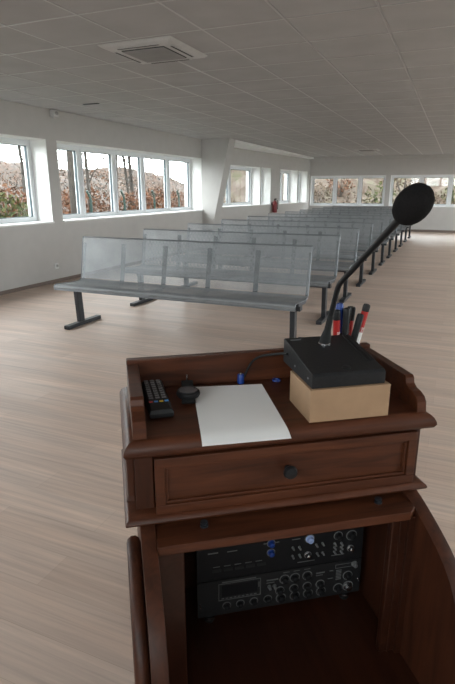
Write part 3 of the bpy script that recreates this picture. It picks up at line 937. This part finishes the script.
# twigs and dead leaves covering the wooded slope: nobody could count them
m = MB()
for _ in range(22000):
    i_, yy = random.random() * 12, random.uniform(3, 51)
    zz = -0.3 + (2.7 + 0.6 * math.sin(yy * 0.45) + 0.5 * math.sin(yy * 1.3 + 1)) * (1 - math.cos(min(1, i_ / 12) * PI)) / 2
    m.mi = random.choice((0, 0, 1, 2))
    leaves(m, (-17 - 1.1 * i_, yy, zz + random.uniform(0, 0.9)), 0.3, 0.3, 0.3, 1, 0.075)
br = tag(m.build('brushwood', ['bark', 'leaf_brown', 'leaf_rust']), 'brown twigs and dead leaves covering the slope beyond the left windows', 'brushwood', None, 'stuff')
def shrub(name, label, loc, rx, ry, h, mat, n=260, size=0.09, group=None):
    t_ = thing(name, label, 'shrub', loc, 0, group)
    m = MB()
    leaves(m, (0, 0, h * 0.55), rx, ry, h * 0.5, n, size)
    m.build('foliage', mat, t_)
    s_ = MB()
    for k in range(5):
        a = 2 * PI * k / 5
        s_.tube([(0, 0, 0), (rx * 0.3 * math.cos(a), ry * 0.3 * math.sin(a), h * 0.4), (rx * 0.6 * math.cos(a), ry * 0.6 * math.sin(a), h * 0.8)], [0.03, 0.02, 0.008], 5)
    s_.build('stems', 'bark', t_)
    return t_
def tree(label, loc, h, r, lean=(0, 0), depth=4, seed=1, group=None, leaf=None, nleaf=0):
    rnd = random.Random(seed)
    t_ = thing('bare_tree', label, 'tree', loc, 0, group)
    m = MB(); ends = []
    tr_ = MB()
    top_ = Vector((lean[0], lean[1], h * 0.55))
    pts = [Vector((0, 0, 0)), top_ * 0.4 + Vector((rnd.uniform(-.06, .06), rnd.uniform(-.06, .06), 0)), top_ * 0.75, top_]
    tr_.tube(pts, [r * 1.25, r, r * 0.9, r * 0.75], 10)
    tr_.build('trunk', 'bark', t_, 0, True)
    def grow(p, d_, ln, rr, k):
        q = p + d_ * ln
        mid = p + d_ * ln * 0.5 + Vector((rnd.uniform(-1, 1), rnd.uniform(-1, 1), rnd.uniform(-1, 1))) * ln * 0.08
        m.tube([p, mid, q], [rr, rr * 0.8, rr * 0.6], 5 if k > 1 else 3, False)
        if k == 0:
            ends.append(q); return
        for _ in range(rnd.choice((2, 3, 3))):
            nd = (d_ + Vector((rnd.gauss(0, 0.55), rnd.gauss(0, 0.55), rnd.gauss(0.12, 0.35)))).normalized()
            grow(q, nd, ln * rnd.uniform(0.6, 0.85), rr * 0.6, k - 1)
    for f in (0.45, 0.6, 0.75, 0.9, 1.0, 1.0):
        p = Vector((0, 0, 0)).lerp(top_, f)
        a = rnd.uniform(0, 2 * PI)
        grow(p, Vector((math.cos(a) * 0.8, math.sin(a) * 0.8, rnd.uniform(0.4, 1.0))).normalized(), h * 0.16, r * 0.45, depth)
    m.build('branches', 'bark', t_)
    if leaf:
        m = MB()
        for e_ in ends:
            if rnd.random() < nleaf: leaves(m, e_, 0.35, 0.35, 0.35, 4, 0.07)
        m.build('remaining_leaves', leaf, t_)
    return t_
GZ = -0.25
tree('tall straight trunk of a bare tree just outside the second left window', (-8.5, 10.55, GZ), 9, 0.11, (0.1, -0.15), 4, 3, None, 'leaf_brown', 0.3)
tree('slim bare tree with crooked branches outside the nearest left window', (-10.2, 9.0, GZ), 7, 0.13, (0.2, -0.5), 4, 5, None, 'leaf_brown', 0.35)
for k, (xx, yy, hh) in enumerate([(-14, 9.5, 7), (-15, 13.5, 8), (-13, 17.0, 7), (-18, 19, 9), (-14.5, 22, 8), (-17, 26, 9), (-20, 15, 9), (-19, 11, 8), (-16.5, 16, 8), (-15.5, 24, 8), (-21, 22, 9), (-13.6, 7.2, 7), (-20, 29, 9)]):
    tree('bare brown-twigged tree in the garden beyond the left windows', (xx, yy, GZ), hh, 0.065, (random.uniform(-.4, .4), random.uniform(-.4, .4)), 5, 20 + k, 'garden trees beyond the left windows', 'leaf_brown', 0.75)
for k in range(11):
    yy = 5 + k * 2.4
    shrub('rust_shrub', 'rust-brown shrub in the hedge line beyond the left windows', (-12.4 - 0.5 * (k % 3), yy, GZ), 1.1, 1.4, 1.45 + 0.2 * (k % 2), 'leaf_rust', 900, 0.075, 'rust-brown garden hedge')
for k, (xx, yy) in enumerate([(-8.5, 7.0), (-9.0, 8.75)]):
    shrub('yellow_green_shrub', ['yellow-green shrub close outside the nearest left window, at its left', 'yellow-green shrub close outside the nearest left window, at its right'][k], (xx, yy, GZ), 0.75, 0.7, 1.5, 'leaf_green', 900, 0.06, 'yellow-green shrubs under the nearest window')
for k, yy in enumerate([13.1, 14.85, 16.75, 18.6]):
    t_ = thing('fence_post', 'dark green fence post outside the second left window, %s from the left' % ['first', 'second', 'third', 'fourth'][k], 'fence post', (-10, yy, GZ), 0, 'green fence posts')
    MB().tube([(0, 0, 0), (0, 0, 1.30), (0, -0.02, 1.37), (0, -0.16, 1.55)], 0.035, 8).build('pole', 'green_post', t_, 0, True)
# shrubs on the bank behind the back windows
for k in range(16):
    xx = -10 + k * 1.0 + random.uniform(-.3, .3)
    yy = 23.3 + (k % 3) * 0.9
    j = (yy - 21.5) / 16 * 40
    zz = -0.3 + 6.5 * (1 - math.cos(min(1, j / 30) * PI)) / 2 - 0.15
    shrub('bank_shrub', 'straggly brown shrub on the bank behind the back windows', (xx, yy, zz), 0.7, 0.6, 1.3, ['leaf_brown', 'leaf_rust', 'leaf_green'][(k * 2) % 3 if k % 4 else 0], 350, 0.06, 'shrubs on the bank behind the hall')
